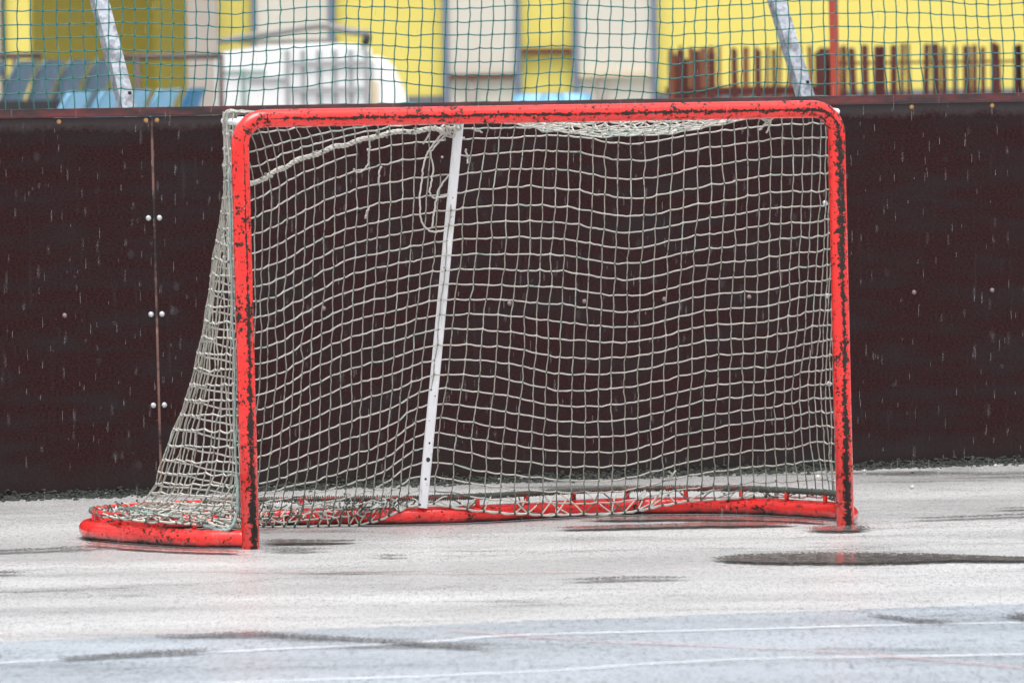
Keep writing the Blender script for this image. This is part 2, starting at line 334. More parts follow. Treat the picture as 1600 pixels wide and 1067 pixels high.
NCOL= [-39, -35, -31, -28, -25, -22, -20, -17, -13, -9, -4, 0, 4, 9, 14, 20, 24, 28, 31, 33, 37, 42]
NROW= [-4, -2, 0, 5, 10, 15, 19, 22, 25]
NET= [[[-0.951,0.02,1.253],[-0.952,0.02,1.16],[-0.952,0.02,1.067],[-0.955,0.02,0.84],[-0.955,0.02,0.611],[-0.956,0.02,0.385],[-0.953,0.02,0.208],[-0.953,0.02,0.125],[-0.953,0.02,0.061]],[[-0.927,0.12,1.255],[-0.932,0.12,1.159],[-0.934,0.12,1.066],[-0.945,0.12,0.837],[-0.957,0.12,0.608],[-0.971,0.12,0.381],[-0.986,0.12,0.205],[-1.028,0.12,0.122],[-1.079,0.12,0.07]],[[-0.91,0.2,1.258],[-0.911,0.2,1.158],[-0.914,0.2,1.064],[-0.931,0.224,0.834],[-0.955,0.248,0.604],[-0.985,0.272,0.376],[-1.021,0.291,0.198],[-1.071,0.306,0.118],[-1.196,0.32,0.078]],[[-0.889,0.27,1.259],[-0.89,0.27,1.157],[-0.893,0.27,1.063],[-0.903,0.336,0.831],[-0.924,0.402,0.599],[-0.953,0.468,0.367],[-0.99,0.521,0.192],[-1.026,0.56,0.109],[-1.194,0.6,0.073]],[[-0.864,0.34,1.259],[-0.867,0.34,1.155],[-0.87,0.34,1.062],[-0.877,0.428,0.829],[-0.898,0.516,0.594],[-0.934,0.604,0.361],[-0.98,0.674,0.188],[-1.013,0.727,0.106],[-1.084,0.78,0.07]],[[-0.838,0.38,1.252],[-0.841,0.38,1.153],[-0.844,0.38,1.057],[-0.842,0.476,0.808],[-0.845,0.572,0.578],[-0.853,0.668,0.346],[-0.855,0.745,0.167],[-0.868,0.802,0.092],[-0.895,0.86,0.061]],[[-0.815,0.4,1.248],[-0.798,0.4,1.142],[-0.789,0.4,1.048],[-0.759,0.496,0.787],[-0.741,0.592,0.556],[-0.729,0.688,0.328],[-0.727,0.765,0.143],[-0.739,0.822,0.077],[-0.766,0.88,0.044]],[[-0.871,0.057,1.247],[-0.774,0.249,1.158],[-0.693,0.44,1.074],[-0.672,0.526,0.799],[-0.655,0.612,0.562],[-0.642,0.698,0.329],[-0.639,0.767,0.14],[-0.645,0.818,0.055],[-0.656,0.87,0.01]],[[-0.759,0.065,1.246],[-0.648,0.283,1.182],[-0.557,0.5,1.12],[-0.543,0.57,0.847],[-0.53,0.64,0.606],[-0.519,0.71,0.373],[-0.512,0.766,0.172],[-0.52,0.808,0.061],[-0.531,0.85,0.001]],[[-0.628,0.072,1.247],[-0.508,0.311,1.204],[-0.412,0.55,1.157],[-0.401,0.608,0.902],[-0.39,0.666,0.659],[-0.381,0.724,0.421],[-0.376,0.77,0.212],[-0.381,0.805,0.085],[-0.393,0.84,0.003]],[[-0.422,0.077,1.248],[-0.315,0.333,1.225],[-0.214,0.59,1.19],[-0.213,0.632,0.934],[-0.214,0.674,0.699],[-0.219,0.716,0.461],[-0.224,0.75,0.257],[-0.232,0.775,0.13],[-0.242,0.8,0.019]],[[-0.225,0.078,1.248],[-0.128,0.339,1.226],[-0.029,0.6,1.194],[-0.053,0.63,0.952],[-0.074,0.66,0.728],[-0.093,0.69,0.502],[-0.107,0.714,0.326],[-0.116,0.732,0.192],[-0.13,0.75,0.064]],[[-0.057,0.078,1.249],[0.044,0.339,1.227],[0.144,0.6,1.197],[0.131,0.624,0.962],[0.116,0.648,0.724],[0.098,0.672,0.492],[0.082,0.691,0.298],[0.073,0.706,0.157],[0.068,0.72,0.036]],[[0.119,0.077,1.25],[0.22,0.333,1.23],[0.321,0.59,1.202],[0.324,0.624,0.952],[0.321,0.658,0.706],[0.318,0.692,0.447],[0.315,0.719,0.257],[0.314,0.74,0.124],[0.313,0.76,0.02]],[[0.318,0.074,1.247],[0.418,0.322,1.227],[0.517,0.57,1.179],[0.524,0.612,0.923],[0.531,0.654,0.681],[0.538,0.696,0.444],[0.54,0.73,0.252],[0.545,0.755,0.12],[0.551,0.78,0.016]],[[0.566,0.068,1.247],[0.661,0.294,1.229],[0.755,0.52,1.207],[0.764,0.56,0.962],[0.768,0.6,0.728],[0.771,0.64,0.489],[0.773,0.672,0.306],[0.776,0.696,0.174],[0.781,0.72,0.051]],[[0.721,0.059,1.249],[0.805,0.254,1.233],[0.889,0.45,1.215],[0.896,0.484,0.982],[0.898,0.518,0.738],[0.901,0.552,0.504],[0.902,0.579,0.327],[0.907,0.6,0.199],[0.919,0.62,0.059]],[[0.853,0.043,1.25],[0.916,0.187,1.237],[0.979,0.33,1.224],[0.988,0.364,0.993],[0.986,0.398,0.761],[0.985,0.432,0.525],[0.981,0.459,0.345],[0.993,0.48,0.212],[1.015,0.5,0.066]],[[0.924,0.029,1.249],[0.966,0.124,1.239],[1.01,0.22,1.228],[1.016,0.256,0.998],[1.016,0.292,0.77],[1.013,0.328,0.543],[1.009,0.357,0.364],[1.024,0.378,0.235],[1.052,0.4,0.066]],[[0.934,0.018,1.249],[0.961,0.079,1.239],[0.989,0.14,1.229],[0.999,0.178,1.004],[1.005,0.216,0.776],[1.008,0.254,0.549],[1.011,0.284,0.37],[1.024,0.307,0.238],[1.044,0.33,0.065]],[[0.942,0.008,1.249],[0.953,0.034,1.239],[0.964,0.06,1.229],[0.969,0.078,1.008],[0.975,0.096,0.781],[0.982,0.114,0.554],[0.988,0.128,0.377],[0.994,0.139,0.236],[1.002,0.15,0.062]],[[0.942,0.003,1.249],[0.945,0.011,1.24],[0.949,0.02,1.23],[0.947,0.02,1.009],[0.948,0.02,0.784],[0.951,0.02,0.558],[0.953,0.02,0.382],[0.953,0.02,0.233],[0.952,0.02,0.042]]]
PUDDLES={
'big': [(0.52,22.96),(0.59,23.06),(0.68,23.15),(0.86,23.2),(1.11,23.1),(1.25,22.99),(1.42,22.84),(1.59,22.7),(1.41,22.63),(1.2,22.64),(1.05,22.56),(0.79,22.59),(0.61,22.73),(0.55,22.87)] ,
'net': [(0.09,24.39),(0.18,24.46),(0.3,24.5),(0.45,24.56),(0.61,24.6),(0.76,24.56),(0.88,24.42),(0.72,24.35),(0.56,24.35),(0.37,24.33),(0.18,24.31)] ,
'post': [(0.83,24.24),(0.91,24.35),(1.04,24.32),(1.09,24.19),(1.03,24.05),(0.93,24.03),(0.86,24.11)] ,
'lpost': [(-0.75,23.72),(-0.66,23.67),(-0.52,23.59),(-0.5,23.52),(-0.56,23.45),(-0.67,23.41),(-0.74,23.43)] ,
'lpost2': [(-0.76,24.04),(-0.67,24.03),(-0.53,23.97),(-0.42,23.92),(-0.53,23.82),(-0.66,23.79),(-0.76,23.81)] ,
'mid': [(-0.44,23.26),(-0.37,23.3),(-0.3,23.26),(-0.27,23.17),(-0.33,23.13),(-0.41,23.17)] ,
'ledge': [(-1.54,22.81),(-1.43,22.79),(-1.36,22.72),(-1.32,22.66),(-1.39,22.62),(-1.53,22.62)] ,
'lstreak': [(-1.63,23.6),(-1.49,23.72),(-1.35,23.78),(-1.24,23.84),(-1.14,23.77),(-1.23,23.67),(-1.37,23.61),(-1.62,23.49)] ,
'fore': [(-0.94,20.3),(-0.8,20.32),(-0.73,20.39),(-0.62,20.39),(-0.48,20.24),(-0.32,20.07),(-0.16,19.9),(-0.02,19.65),(-0.13,19.69),(-0.26,19.83),(-0.42,20.02),(-0.61,20.14),(-0.8,20.21)] ,
'fore2': [(-1.14,19.57),(-1.01,19.71),(-0.89,19.81),(-0.74,19.87),(-0.69,19.78),(-0.78,19.63),(-0.93,19.56),(-1.08,19.5)] ,
'rf': [(0.84,20.78),(0.93,20.68),(1.02,20.53),(1.13,20.38),(1.04,20.33),(0.99,20.42),(0.91,20.61)] ,
'redge': [(1.18,20.56),(1.25,20.69),(1.42,20.79),(1.43,20.39),(1.27,20.37),(1.21,20.47)] ,
'rt': [(1.14,24.61),(1.27,24.71),(1.55,24.82),(1.74,24.81),(1.54,24.69),(1.3,24.58)] ,
'rt2': [(1.42,25.07),(1.49,25.12),(1.77,25.17),(1.56,25.04)] ,
'lbase_shade': [(-1.29,24.12),(-1.19,23.92),(-1.01,23.68),(-0.78,23.52),(-0.76,23.4),(-0.93,23.49),(-1.12,23.67),(-1.26,23.88)] ,  # puddle strip that also paints contact shade under the front of the base tube
'rbase_shade': [(0.19,24.87),(0.48,24.91),(0.77,24.79),(0.95,24.56),(0.97,24.4),(0.84,24.55),(0.57,24.7),(0.28,24.73)] ,  # same for the back: puddle strip doubling as painted contact shade
'mid2': [(0.1,22.14),(0.27,22.24),(0.44,22.2),(0.51,22.11),(0.34,22.07),(0.16,22.05)] ,
}
LINES={
'zone': [(-1.73,20.03),(-1.27,20.2),(-0.81,20.36),(-0.17,20.6),(0.64,20.86),(1.31,21.08),(1.82,21.25)] ,
'w1': [(-1.52,19.32),(-1.23,19.49),(-0.63,19.79),(-0.24,19.97),(-0.01,20.16),(0.47,20.25),(0.99,20.35),(1.59,20.4)] ,
'w2': [(-1.47,18.59),(-0.75,18.79),(-0.01,19.0),(0.29,19.2),(0.6,19.33),(1.2,19.35),(1.66,19.35)] ,
'p1': [(-1.65,23.31),(-1.46,23.14),(-1.08,22.85),(-0.54,22.59),(0.17,22.48),(0.79,22.55)] ,
'p2': [(-0.17,20.36),(0.15,19.97),(0.45,19.75),(0.75,19.5),(0.97,19.23),(1.31,18.76)] ,
'p3': [(-1.45,20.4),(-1.13,20.39),(-0.65,20.42)] ,
'p4': [(0.99,24.13),(1.13,24.29),(1.29,24.35),(1.52,24.36),(1.79,24.24)] ,
}

K=-0.013                                   # the goal and the boards lean a hair to the left
# ---------------------------------------------------------------- ground
g=MB(); g.add([(-400,-60,0),(400,-60,0),(400,700,0),(-400,700,0)],[(0,1,2,3)])
tag(g.build('rink_floor',M['floor'],smooth=False),kind='structure')
def jag(P,amp,step=.02,closed=True):
    P=[(p[0],p[1],0) for p in P]
    if closed: P=P+[P[0]]
    Q=resample(catmull(P[:-1],8,True) if closed else catmull(P,8),step)
    if closed: Q=Q[:-1]
    n=len(Q); ns=np.zeros(n)
    for k,a in ((1,1),(2,.7),(5,.5)):
        r=RNG.normal(size=n//k+3); ns+=a*np.interp(np.arange(n)/k,np.arange(len(r)),r)
    Q[:,1]+=ns*amp
    return Q
def sheet(name,Q,z,mat):
    b=MB(); b.add([(x,y,z) for x,y,_ in Q],[tuple(range(len(Q)))]); return tag(b.build(name,mat,smooth=False),kind='structure')
def puddle(Q,z,mat):
    # strips across the outline; u = 0 on the rim, 1 along the middle
    x0,x1=Q[:,0].min(),Q[:,0].max(); xs=np.arange(x0+.004,x1-.004,.01); up=[];lo=[]
    n=len(Q)
    for x in xs:
        ys=[]
        for i in range(n):
            a,c=Q[i],Q[(i+1)%n]
            if (a[0]-x)*(c[0]-x)<=0 and a[0]!=c[0]: ys.append(a[1]+(c[1]-a[1])*(x-a[0])/(c[0]-a[0]))
        up.append(max(ys)+.01); lo.append(min(ys)-.01)
    b=MB(); V=[];E=[]
    for k,x in enumerate(xs):
        e=min(1,.15+min(x-x0,x1-x)/.10)
        for t,u in ((0,0),(.22,.75),(.5,1),(.78,.75),(1,0)): V.append((x,lo[k]+(up[k]-lo[k])*t,z)); E.append(u*e)
    fs=[];uv=[]
    for k in range(len(xs)-1):
        for j in range(4):
            f=(k*5+j,(k+1)*5+j,(k+1)*5+j+1,k*5+j+1); fs.append(f); uv.append([(E[q],0) for q in f])
    b.add(V,fs,0,uv); return tag(b.build('puddle',mat,smooth=False),kind='structure')
zn=jag(LINES['zone'],.012,.012,False)
Q=np.concatenate([zn,[(2.2,17,0),(2.2,5,0),(-2.2,5,0),(-2.2,17,0)]])[::-1]
sheet('blue_floor_zone',Q,.003,M['bluefloor'])
def line(name,P,wd,mat,z):
    A=catmull([(a,b,0) for a,b in P],10); A=resample(A,.03)
    T=np.gradient(A,axis=0); Nn=np.stack([-T[:,1],T[:,0],0*T[:,0]],-1); Nn/=np.linalg.norm(Nn,axis=1)[:,None]
    w1=wd/2*(1+.18*RNG.normal(size=len(A)))[:,None]; w2=wd/2*(1+.18*RNG.normal(size=len(A)))[:,None]
    b=MB(); L=A+Nn*w1; Rr=A-Nn*w2; n=len(A)
    V=np.concatenate([L,Rr]); V[:,2]=z
    b.add(V,[(i,n+i,n+i+1,i+1) for i in range(n-1)]); o=b.build(name,mat,smooth=False); return tag(o,kind='structure')
line('floor_line',LINES['w1'],.06,M['wline'],.006)
line('floor_line',LINES['w2'],.07,M['wline'],.006)
for k,wd in (('p1',.035),('p2',.05),('p3',.04),('p4',.03)): line('floor_line',LINES[k],wd,M['pline'],.007)
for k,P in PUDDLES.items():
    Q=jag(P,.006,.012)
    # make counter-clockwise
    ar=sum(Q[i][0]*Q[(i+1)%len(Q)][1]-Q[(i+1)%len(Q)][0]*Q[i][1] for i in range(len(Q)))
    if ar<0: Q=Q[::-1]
    puddle(Q,.009,M['water'] if k in('big','net','post','lpost2','lbase_shade','rbase_shade') else M['damp'])

# ---------------------------------------------------------------- goal
G=empty('goal',(.1114,24.052,0),.3776,label='red chipped tubular hockey goal with torn grey net standing on the wet rink floor',cat='goal')
W=.9425; H=1.245; RT=.0262; rc=.075
P=[(-W,0,0),(-W,0,.4),(-W,0,.8),(-W,0,H-rc)]
P+=[(-W+rc-rc*math.cos(t),0,H-rc+rc*math.sin(t)) for t in np.linspace(0,math.pi/2,9)[1:]]
P+=[(x,0,H) for x in np.linspace(-W+rc,W-rc,12)[1:]]
P+=[(W-rc+rc*math.sin(t),0,H-rc+rc*math.cos(t)) for t in np.linspace(0,math.pi/2,9)[1:]]
P+=[(W,0,.8),(W,0,.4),(W,0,0)]
b=MB(); b.tube(P,RT,28,N0=(0,-1,0)); b.build('frame',M['frame'],G,shear=K)
ring=[(-W,.01),(-1.08,.13),(-1.15,.32),(-1.195,.5),(-1.21,.66),(-1.14,.83),(-.96,.93),(-.77,.965),(-.58,.955),(-.4,.90),(-.2,.80),(-.05,.765),(.08,.765),(.2,.795),(.36,.84),(.53,.86),(.68,.83),(.82,.75),(.93,.62),(1.0,.45),(1.04,.28),(1.01,.12),(W,.01)]
RP=catmull([(x,y,.0) for x,y in ring],8)
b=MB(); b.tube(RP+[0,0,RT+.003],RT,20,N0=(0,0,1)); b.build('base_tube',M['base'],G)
# thin lacing rod above the base tube with short stubs
Tn=np.gradient(RP,axis=0); Nn=np.stack([-Tn[:,1],Tn[:,0],0*Tn[:,0]],-1); Nn/=np.linalg.norm(Nn,axis=1)[:,None]
cen=np.array([0,.45,0])
rodp=RP-Nn*.012; rodp=rodp+[0,0,.083]
rodp=rodp[5:-4]
b=MB(); b.tube(rodp,.0062,10); rod=b.build('lacing_rod',M['rod'],G)
rr=resample(rodp,.03); 
for i in range(2,len(rr)-1,6):
    p=rr[i]; sb=MB(); sb.tube([(p[0],p[1],.05),(p[0],p[1],.066),(p[0],p[1],p[2])],.0075,8); sb.build('stub',M['rod'],rod)
# white centre bar (flat section) with holes
b=MB(); bt=np.array([-.027,.60,1.225]); bb=np.array([-.118,.752,.055])
d=bt-bb; d/=np.linalg.norm(d); side=np.array([math.cos(-.3776),math.sin(-.3776),0]); side-=d*(side@d); side/=np.linalg.norm(side); nn=np.cross(side,d)
vs=[];
prof=[(-.0145,-.006),(-.011,-.010),(.011,-.010),(.0145,-.006),(.0145,.006),(.011,.010),(-.011,.010),(-.0145,.006)]
ks=np.linspace(0,1,12)
for t in ks:
    c0=bb+(bt-bb)*t
    wd=1.0
    for a,q in prof: vs.append(c0+side*a*wd+nn*q)
fs=[(i*8+j,i*8+(j+1)%8,(i+1)*8+(j+1)%8,(i+1)*8+j) for i in range(11) for j in range(8)]+[tuple(range(7,-1,-1)),tuple(88+j for j in range(8))]
b.add(vs,fs); bar=b.build('centre_bar',M['white'],G,shear=K,smooth=False)
for t,ox,r_ in ((.075,.001,.0035),(.125,.003,.0062),(.168,.002,.0030),(.29,.006,.002),(.62,-.004,.0018),(.80,.003,.0018)):
    h=MB(); c0=bb+(bt-bb)*t+side*ox-nn*.0104 if (nn[1]>0) else bb+(bt-bb)*t+side*ox+nn*.0104
    ang=np.linspace(0,2*math.pi,13)[:-1]
    sgn=-1 if nn[1]>0 else 1
    vv=[c0+side*r_*math.cos(a)+d*r_*1.2*math.sin(a) for a in ang]+[c0-nn*sgn*.002+side*r_*math.cos(a)*.8+d*r_*math.sin(a) for a in ang]
    h.add(vv,[tuple(range(12))]+[(i,(i+1)%12,12+(i+1)%12,12+i) for i in range(12)])
    h.build('hole',M['dk'],bar,shear=K)
# forward arm of the bar and the shelf rod behind the crossbar
b=MB(); b.tube(catmull([(-.027,.60,1.22),(-.02,.57,1.238),(0,.45,1.243),(0,.2,1.243),(0,.02,1.243)],5),.010,10); b.build('top_arm',M['white'],G,shear=K)
shelf=[(-.944,.0),(-.935,.1),(-.905,.22),(-.865,.34),(-.79,.41),(-.6,.50),(-.41,.55),(-.21,.59),(-.03,.60),(.32,.59),(.52,.57),(.75,.52),(.89,.45),(.975,.33),(1.0,.22),(.985,.12),(.945,.0)]
SP=catmull([(x,y,1.236) for x,y in shelf],6)
b=MB(); b.tube(SP,.010,10); b.build('shelf_rod',M['white'],G,shear=K)

# --- net surface: lattice of measured points, interpolated to every knot
L=np.array(NET)                                     # columns x rows x 3
def interp1(xk,Y,xq):                                # cubic (Catmull-Rom style, non-uniform) along axis 0
    xk=np.array(xk,float); xq=np.array(xq,float)
    mslope=np.zeros_like(Y)
    dx=np.diff(xk); sh=(slice(None),)+(None,)*(Y.ndim-1)
    s=np.diff(Y,axis=0)/dx[sh]
    mslope[1:-1]=(s[:-1]*dx[1:][sh]+s[1:]*dx[:-1][sh])/(dx[1:]+dx[:-1])[sh]
    mslope[0]=s[0]; mslope[-1]=s[-1]
    i=np.clip(np.searchsorted(xk,xq,side='right')-1,0,len(xk)-2)
    h=dx[i]; t=(xq-xk[i])/h; t=t[sh]; h=h[sh]
    return (2*t**3-3*t**2+1)*Y[i]+(t**3-2*t**2+t)*h*mslope[i]+(-2*t**3+3*t**2)*Y[i+1]+(t**3-t**2)*h*mslope[i+1]
cq=np.arange(-39,43); rq=np.arange(-4,26)
A=interp1(NCOL,L,cq)                                 # (82,9,3)
A=np.transpose(interp1(NROW,np.transpose(A,(1,0,2)),rq),(1,0,2))   # (82,30,3)
def smooth_noise(shape,k,amp):
    a=RNG.normal(size=(shape[0]//k+3,shape[1]//k+3))
    xi=np.arange(shape[0])/k; yi=np.arange(shape[1])/k
    t1=np.array([np.interp(yi,np.arange(a.shape[1]),r) for r in a])
    return amp*np.array([np.interp(xi,np.arange(a.shape[0]),t1[:,j]) for j in range(shape[1])]).T
nc,nr=A.shape[:2]
vis=(cq[:,None]>-21)
amp=np.where(vis,1,1.6)
for ax,a1,a2 in ((0,.0011,.0026),(1,.003,.008),(2,.0012,.0030)):
    A[:,:,ax]+=(RNG.normal(size=(nc,nr))*a1+smooth_noise((nc,nr),4,a2))*amp
A[:,:,2]+=(.0022*((np.arange(nc)[:,None]+np.arange(nr)[None,:])%2))    # twine zigzag through the knots
A[:,:,2]=np.maximum(A[:,:,2],.006)
ci={c:i for i,c in enumerate(cq)}; ri={r:i for i,r in enumerate(rq)}
missing=set()                                        # torn meshes near the top
for c,r in ((-6,0),(-8,1),(-1,1),(-2,2),(-1,2)): missing.add(('h',c,r))
missing|={('v',-7,0),('v',-1,1),('v',-6,2),('v',-1,2)}
b=MB()
def seg(p,q,rad,mi,sag=0.0,swing=.0009):
    n=4; t=np.linspace(0,1,n)[:,None]
    o=RNG.normal(size=3)*swing; o2=RNG.normal(size=3)*swing*.6
    X=p+(q-p)*t+np.sin(t*math.pi)*o+np.sin(t*2*math.pi)*o2; X[:,2]-=sag*np.sin(t[:,0]*math.pi)
    b.tube(X,rad*(1+.12*RNG.normal(size=n)*.5),5,mi,cap=False)
for c in cq:
    for r in rq:
        i,j=ci[c],ri[r]; p=A[i,j]
        if r<0 and c>0 and r<-2: continue
        left=c<-20
        mi=0
        if c in(-39,42) : mi=2
        # horizontal
        if c<42 and (r>=0 or c<0) and ('h',c,r) not in missing and not (r==-4):
            seg(p,A[i+1,j],.0025 if not left else .0029,2 if (RNG.random()<.05 or r<0 and RNG.random()<.5) else mi,.0012)
        if r<25 and ('v',c,r) not in missing and not (left and r<1 and c%2):
            seg(p,A[i,j+1],.0019 if not left else .0023,2 if (c in(-39,42,-38,41) or RNG.random()<.05) else 3)
        if r>=0:
            b.blob(p,(.0036+.001*RNG.random(),.0036,.0036+.0015*RNG.random()),1 if (r>18 or RNG.random()<.75) else 0)
b.build('back_net',[M['cord'],M['knot'],M['tealnet'],M['cordv']],G,shear=K)
# loose doubled meshes along the foot of the net: diagonals between hem and rod
b=MB(); 
rodq=resample(rodp,.01)
def nearest_rod(p):
    dd=np.linalg.norm((rodq-p)[:,:2],axis=1); return rodq[np.argmin(dd)]
hem=[A[ci[c],ri[25]] for c in cq]
for i,c in enumerate(cq[:-1]):
    p=hem[i]
    for k in (-1,1,2):
        if 0<=i+k<len(hem) and RNG.random()<(.9 if c<2 else .55):
            q=nearest_rod(hem[i+k])
            m1=(p+q)/2+RNG.normal(size=3)*.006
            X=catmull([p,m1,q],3); b.tube(X,.0024,5,2 if RNG.random()<.35 else 0,cap=False)
            if RNG.random()<.5: b.blob(m1,.0042,1)
    b.blob(p,.0055,1)
for i in range(len(hem)-1):                            # hem cord
    seg(hem[i],hem[i+1],.0033,0,.003)
# bunched mesh lying inside the left lobe of the base
for k in range(170):
    c=RNG.uniform(-36,-2); t=RNG.uniform(.0,1)
    i=int(c+39); p=A[i,ri[24]]*(1-t)+nearest_rod(A[i,ri[25]])*t+[RNG.normal()*.01,-RNG.uniform(0,.05),0]
    q=p+[RNG.uniform(-.045,.045),RNG.uniform(-.03,.03),RNG.uniform(-.02,.02)]
    p[2]=max(p[2],.008);q[2]=max(q[2],.008)
    b.tube(catmull([p,(p+q)/2+RNG.normal(size=3)*.005,q],3),.0024,5,2 if RNG.random()<.5 else 0,cap=False)
    b.blob(q,.004,1)
b.build('net_hem',[M['hemcord'],M['knot'],M['tealnet']],G,shear=0)
# lacing wound round the rod
b=MB(); 
d=np.r_[0,np.cumsum(np.linalg.norm(np.diff(rodp,axis=0),axis=1))]; Ltot=d[-1]
pts=[];rad=[];s=0.0
while s<Ltot-.02:
    dense=s>1.15; pitch=.0065*RNG.uniform(.8,1.2) if dense else .040*RNG.uniform(.7,1.3); R0=.0072 if not dense else .0076+RNG.normal()*.0007
    for t in np.arange(8)/8:
        ss=s+(pitch*t if dense else pitch*(.12*min(t*1.6,1) if t<.7 else .12+.88*(t-.7)/.3))
        c0=np.array([np.interp(ss,d,rodp[:,q]) for q in range(3)]); tg=np.array([np.interp(min(ss+.01,Ltot),d,rodp[:,q]) for q in range(3)])-c0; tg/=np.linalg.norm(tg)+1e-9
        n1=np.array([-tg[1],tg[0],0]); a=t*2*math.pi
        pts.append(c0+(n1*math.cos(a)+np.array([0,0,1])*math.sin(a))*R0); rad.append(.0027 if dense else .0022)
    s+=pitch
b.tube(pts,rad,5,0)
b.build('lacing_cord',M['dark'],G)
# teal rope: down the back of the left post, loop to the rod
pl=[(-.966,.035,1.1),(-.965,.04,.8),(-.966,.035,.55),(-.968,.04,.3),(-.966,.03,.16),(-.975,.03,.09),(-1.0,.04,.055),(-1.04,.09,.062),(-1.075,.17,.085),(-1.12,.30,.092),(-1.16,.45,.092)]
X=catmull(pl,12); X+=RNG.normal(size=X.shape)*.0012
b=MB(); b.tube(X,np.where(X[:,2]>.2,.0032,.0056),7); b.build('edge_rope',M['teal'],G,shear=K)
X=catmull([(.95,.035,1.2),(.948,.04,.9),(.95,.04,.6),(.948,.035,.3),(.95,.035,.08)],14); X+=RNG.normal(size=X.shape)*.0015
b=MB(); b.tube(X,.0045,7); b.build('edge_rope',M['teal'],G,shear=K)
# thick bunched seam rope from the left post to the bar
sp=[A[ci[c],ri[0]]+np.array([0,-.004,0]) for c in range(-20,1)]
X=resample(catmull(sp,6),.006); n=len(X); t=np.arange(n)
b=MB()
for ph in range(3):
    Y=X.copy(); Y[:,2]+=.0042*np.sin(t*.8+ph*2.1)+.002*np.sin(t*.33); Y[:,1]+=.0042*np.cos(t*.8+ph*2.1)
    b.tube(Y,.0042+.0008*np.sin(t*.5+ph),6,0 if ph else 0)
for k in range(60):
    i=RNG.integers(2,n-2); b.blob(X[i]+RNG.normal(size=3)*.004,.0052,1 if RNG.random()<.5 else 2)
b.build('seam_rope',[M['cord'],M['knot'],M['tealnet']],G,shear=K)
# bunch of cords bundled round the left shelf corner
b=MB()
for k in range(26):
    y0=RNG.uniform(.08,.32); x0=-.884+.41*(y0-.27)+RNG.uniform(0,.035)
    pts=[(x0+.03+RNG.normal()*.008,y0-.06,1.262),(x0+RNG.normal()*.006,y0,1.262+RNG.normal()*.002),(x0-.004,y0+.01,1.20)]
    z=1.20; x=x0; 
    while z>.78+RNG.uniform(0,.2):
        z-=RNG.uniform(.05,.09); x+=RNG.normal()*.004-.002; pts.append((x,y0+RNG.normal()*.01,z))
    b.tube(catmull(pts,3),.0026,5,RNG.choice([0,2,3,3]))
    for p_ in pts[2:]:
        if RNG.random()<.5: b.blob(p_,.005,1 if RNG.random()<.3 else 0)
b.build('bunched_net',[M['cord'],M['knot'],M['tealnet'],M['cordv']],G,shear=K)
# top net: from the crossbar back to the shelf rod, sagging on the right
b=MB(); NX,NY=46,14
xs=np.linspace(-.90,.93,NX)
def top_pt(i,j):
    x=xs[i]; t=j/(NY-1)
    k=int(np.argmin(np.abs(SP[4:-4,0]-x)))+4; yb=SP[k][1]
    y=.02+(yb-.02)*t
    sag=.066*max(0,math.sin(math.pi*min(1,max(0,(x+.02)/.80))))**.8*math.sin(math.pi*min(1,t*1.05))**.7 if x>-.02 else .01*math.sin(math.pi*t)
    return np.array([x,y,1.238-sag])
TP=np.array([[top_pt(i,j) for j in range(NY)] for i in range(NX)])
TP+=RNG.normal(size=TP.shape)*[.005,.008,.0035]
for i in range(NX):
    for j in range(NY):
        if i<NX-1: seg(TP[i,j],TP[i+1,j],.0025,2 if RNG.random()<.3 else 0)
        if j<NY-1: seg(TP[i,j],TP[i,j+1],.0025,2 if RNG.random()<.3 else 0)
        if RNG.random()<.4: b.blob(TP[i,j],.0042,1)
b.build('top_net',[M['cord'],M['knot'],M['tealnet']],G,shear=K)
# loose, torn cords
def AP(c,r,dx=0,dz=0,dy=-.01):
    i=int(math.floor(c)); f=c-i; j=int(math.floor(r)); h=r-j
    p=(A[ci[i],ri[j]]*(1-f)*(1-h)+A[ci[i+1],ri[j]]*f*(1-h)+A[ci[i],ri[j+1]]*(1-f)*h+A[ci[i+1],ri[j+1]]*f*h)
    return p+np.array([dx,dy,dz])
loose=[[AP(-7,0.1),AP(-7,1),AP(-7.3,1.9),AP(-8,2.1),AP(-8.4,1.8)],
 [AP(-6,2.1),AP(-6.15,2.3),AP(-6.2,2.9),AP(-6.05,3.1)],
 [AP(-7,4),AP(-7.1,4.1),AP(-7.25,4.4),AP(-7.3,4.6)],
 [AP(-1,0),AP(-1.8,1.2),AP(-2.3,1.9),AP(-2.5,3.0),AP(-2.6,4.5),AP(-2.3,5.6),AP(-1.5,6.2),AP(-.4,6.3)],
 [AP(-.6,-.2),AP(-1.4,1),AP(-2,1.8),AP(-1.7,2.6),AP(-1.9,3.6),AP(-1.6,4.1),AP(-.3,4.1)],
 [AP(-.4,3.0),AP(-1.1,3.6),AP(-1.3,4.6),AP(-1.4,6)],
 [AP(-.9,.2),AP(-.3,.8),AP(.4,.9)],
 [AP(-2.1,.3),AP(-2.5,1.1)],
 [AP(.7,-.1),AP(1.1,.15),AP(1.5,.4)],
 [AP(.5,1.6),AP(.75,2.1),AP(.75,2.4)],
 [AP(23.5,-.6),AP(24,.1),AP(24.6,.7),AP(24,1.2),AP(24.4,.9),AP(25.6,-.3)],
 [AP(23.8,-.3),AP(24.5,.3),AP(25,.8),AP(24.6,1.5)],
 [AP(17.4,22.3),AP(17.6,22.6),AP(17.4,23.0),AP(17.9,22.4)]]
for X in loose:
    b=MB(); X=catmull(X,7); X+=RNG.normal(size=X.shape)*.0012; b.tube(X,.0029,6); b.build('loose_cord',M['cord'],G,shear=K)
b=MB()
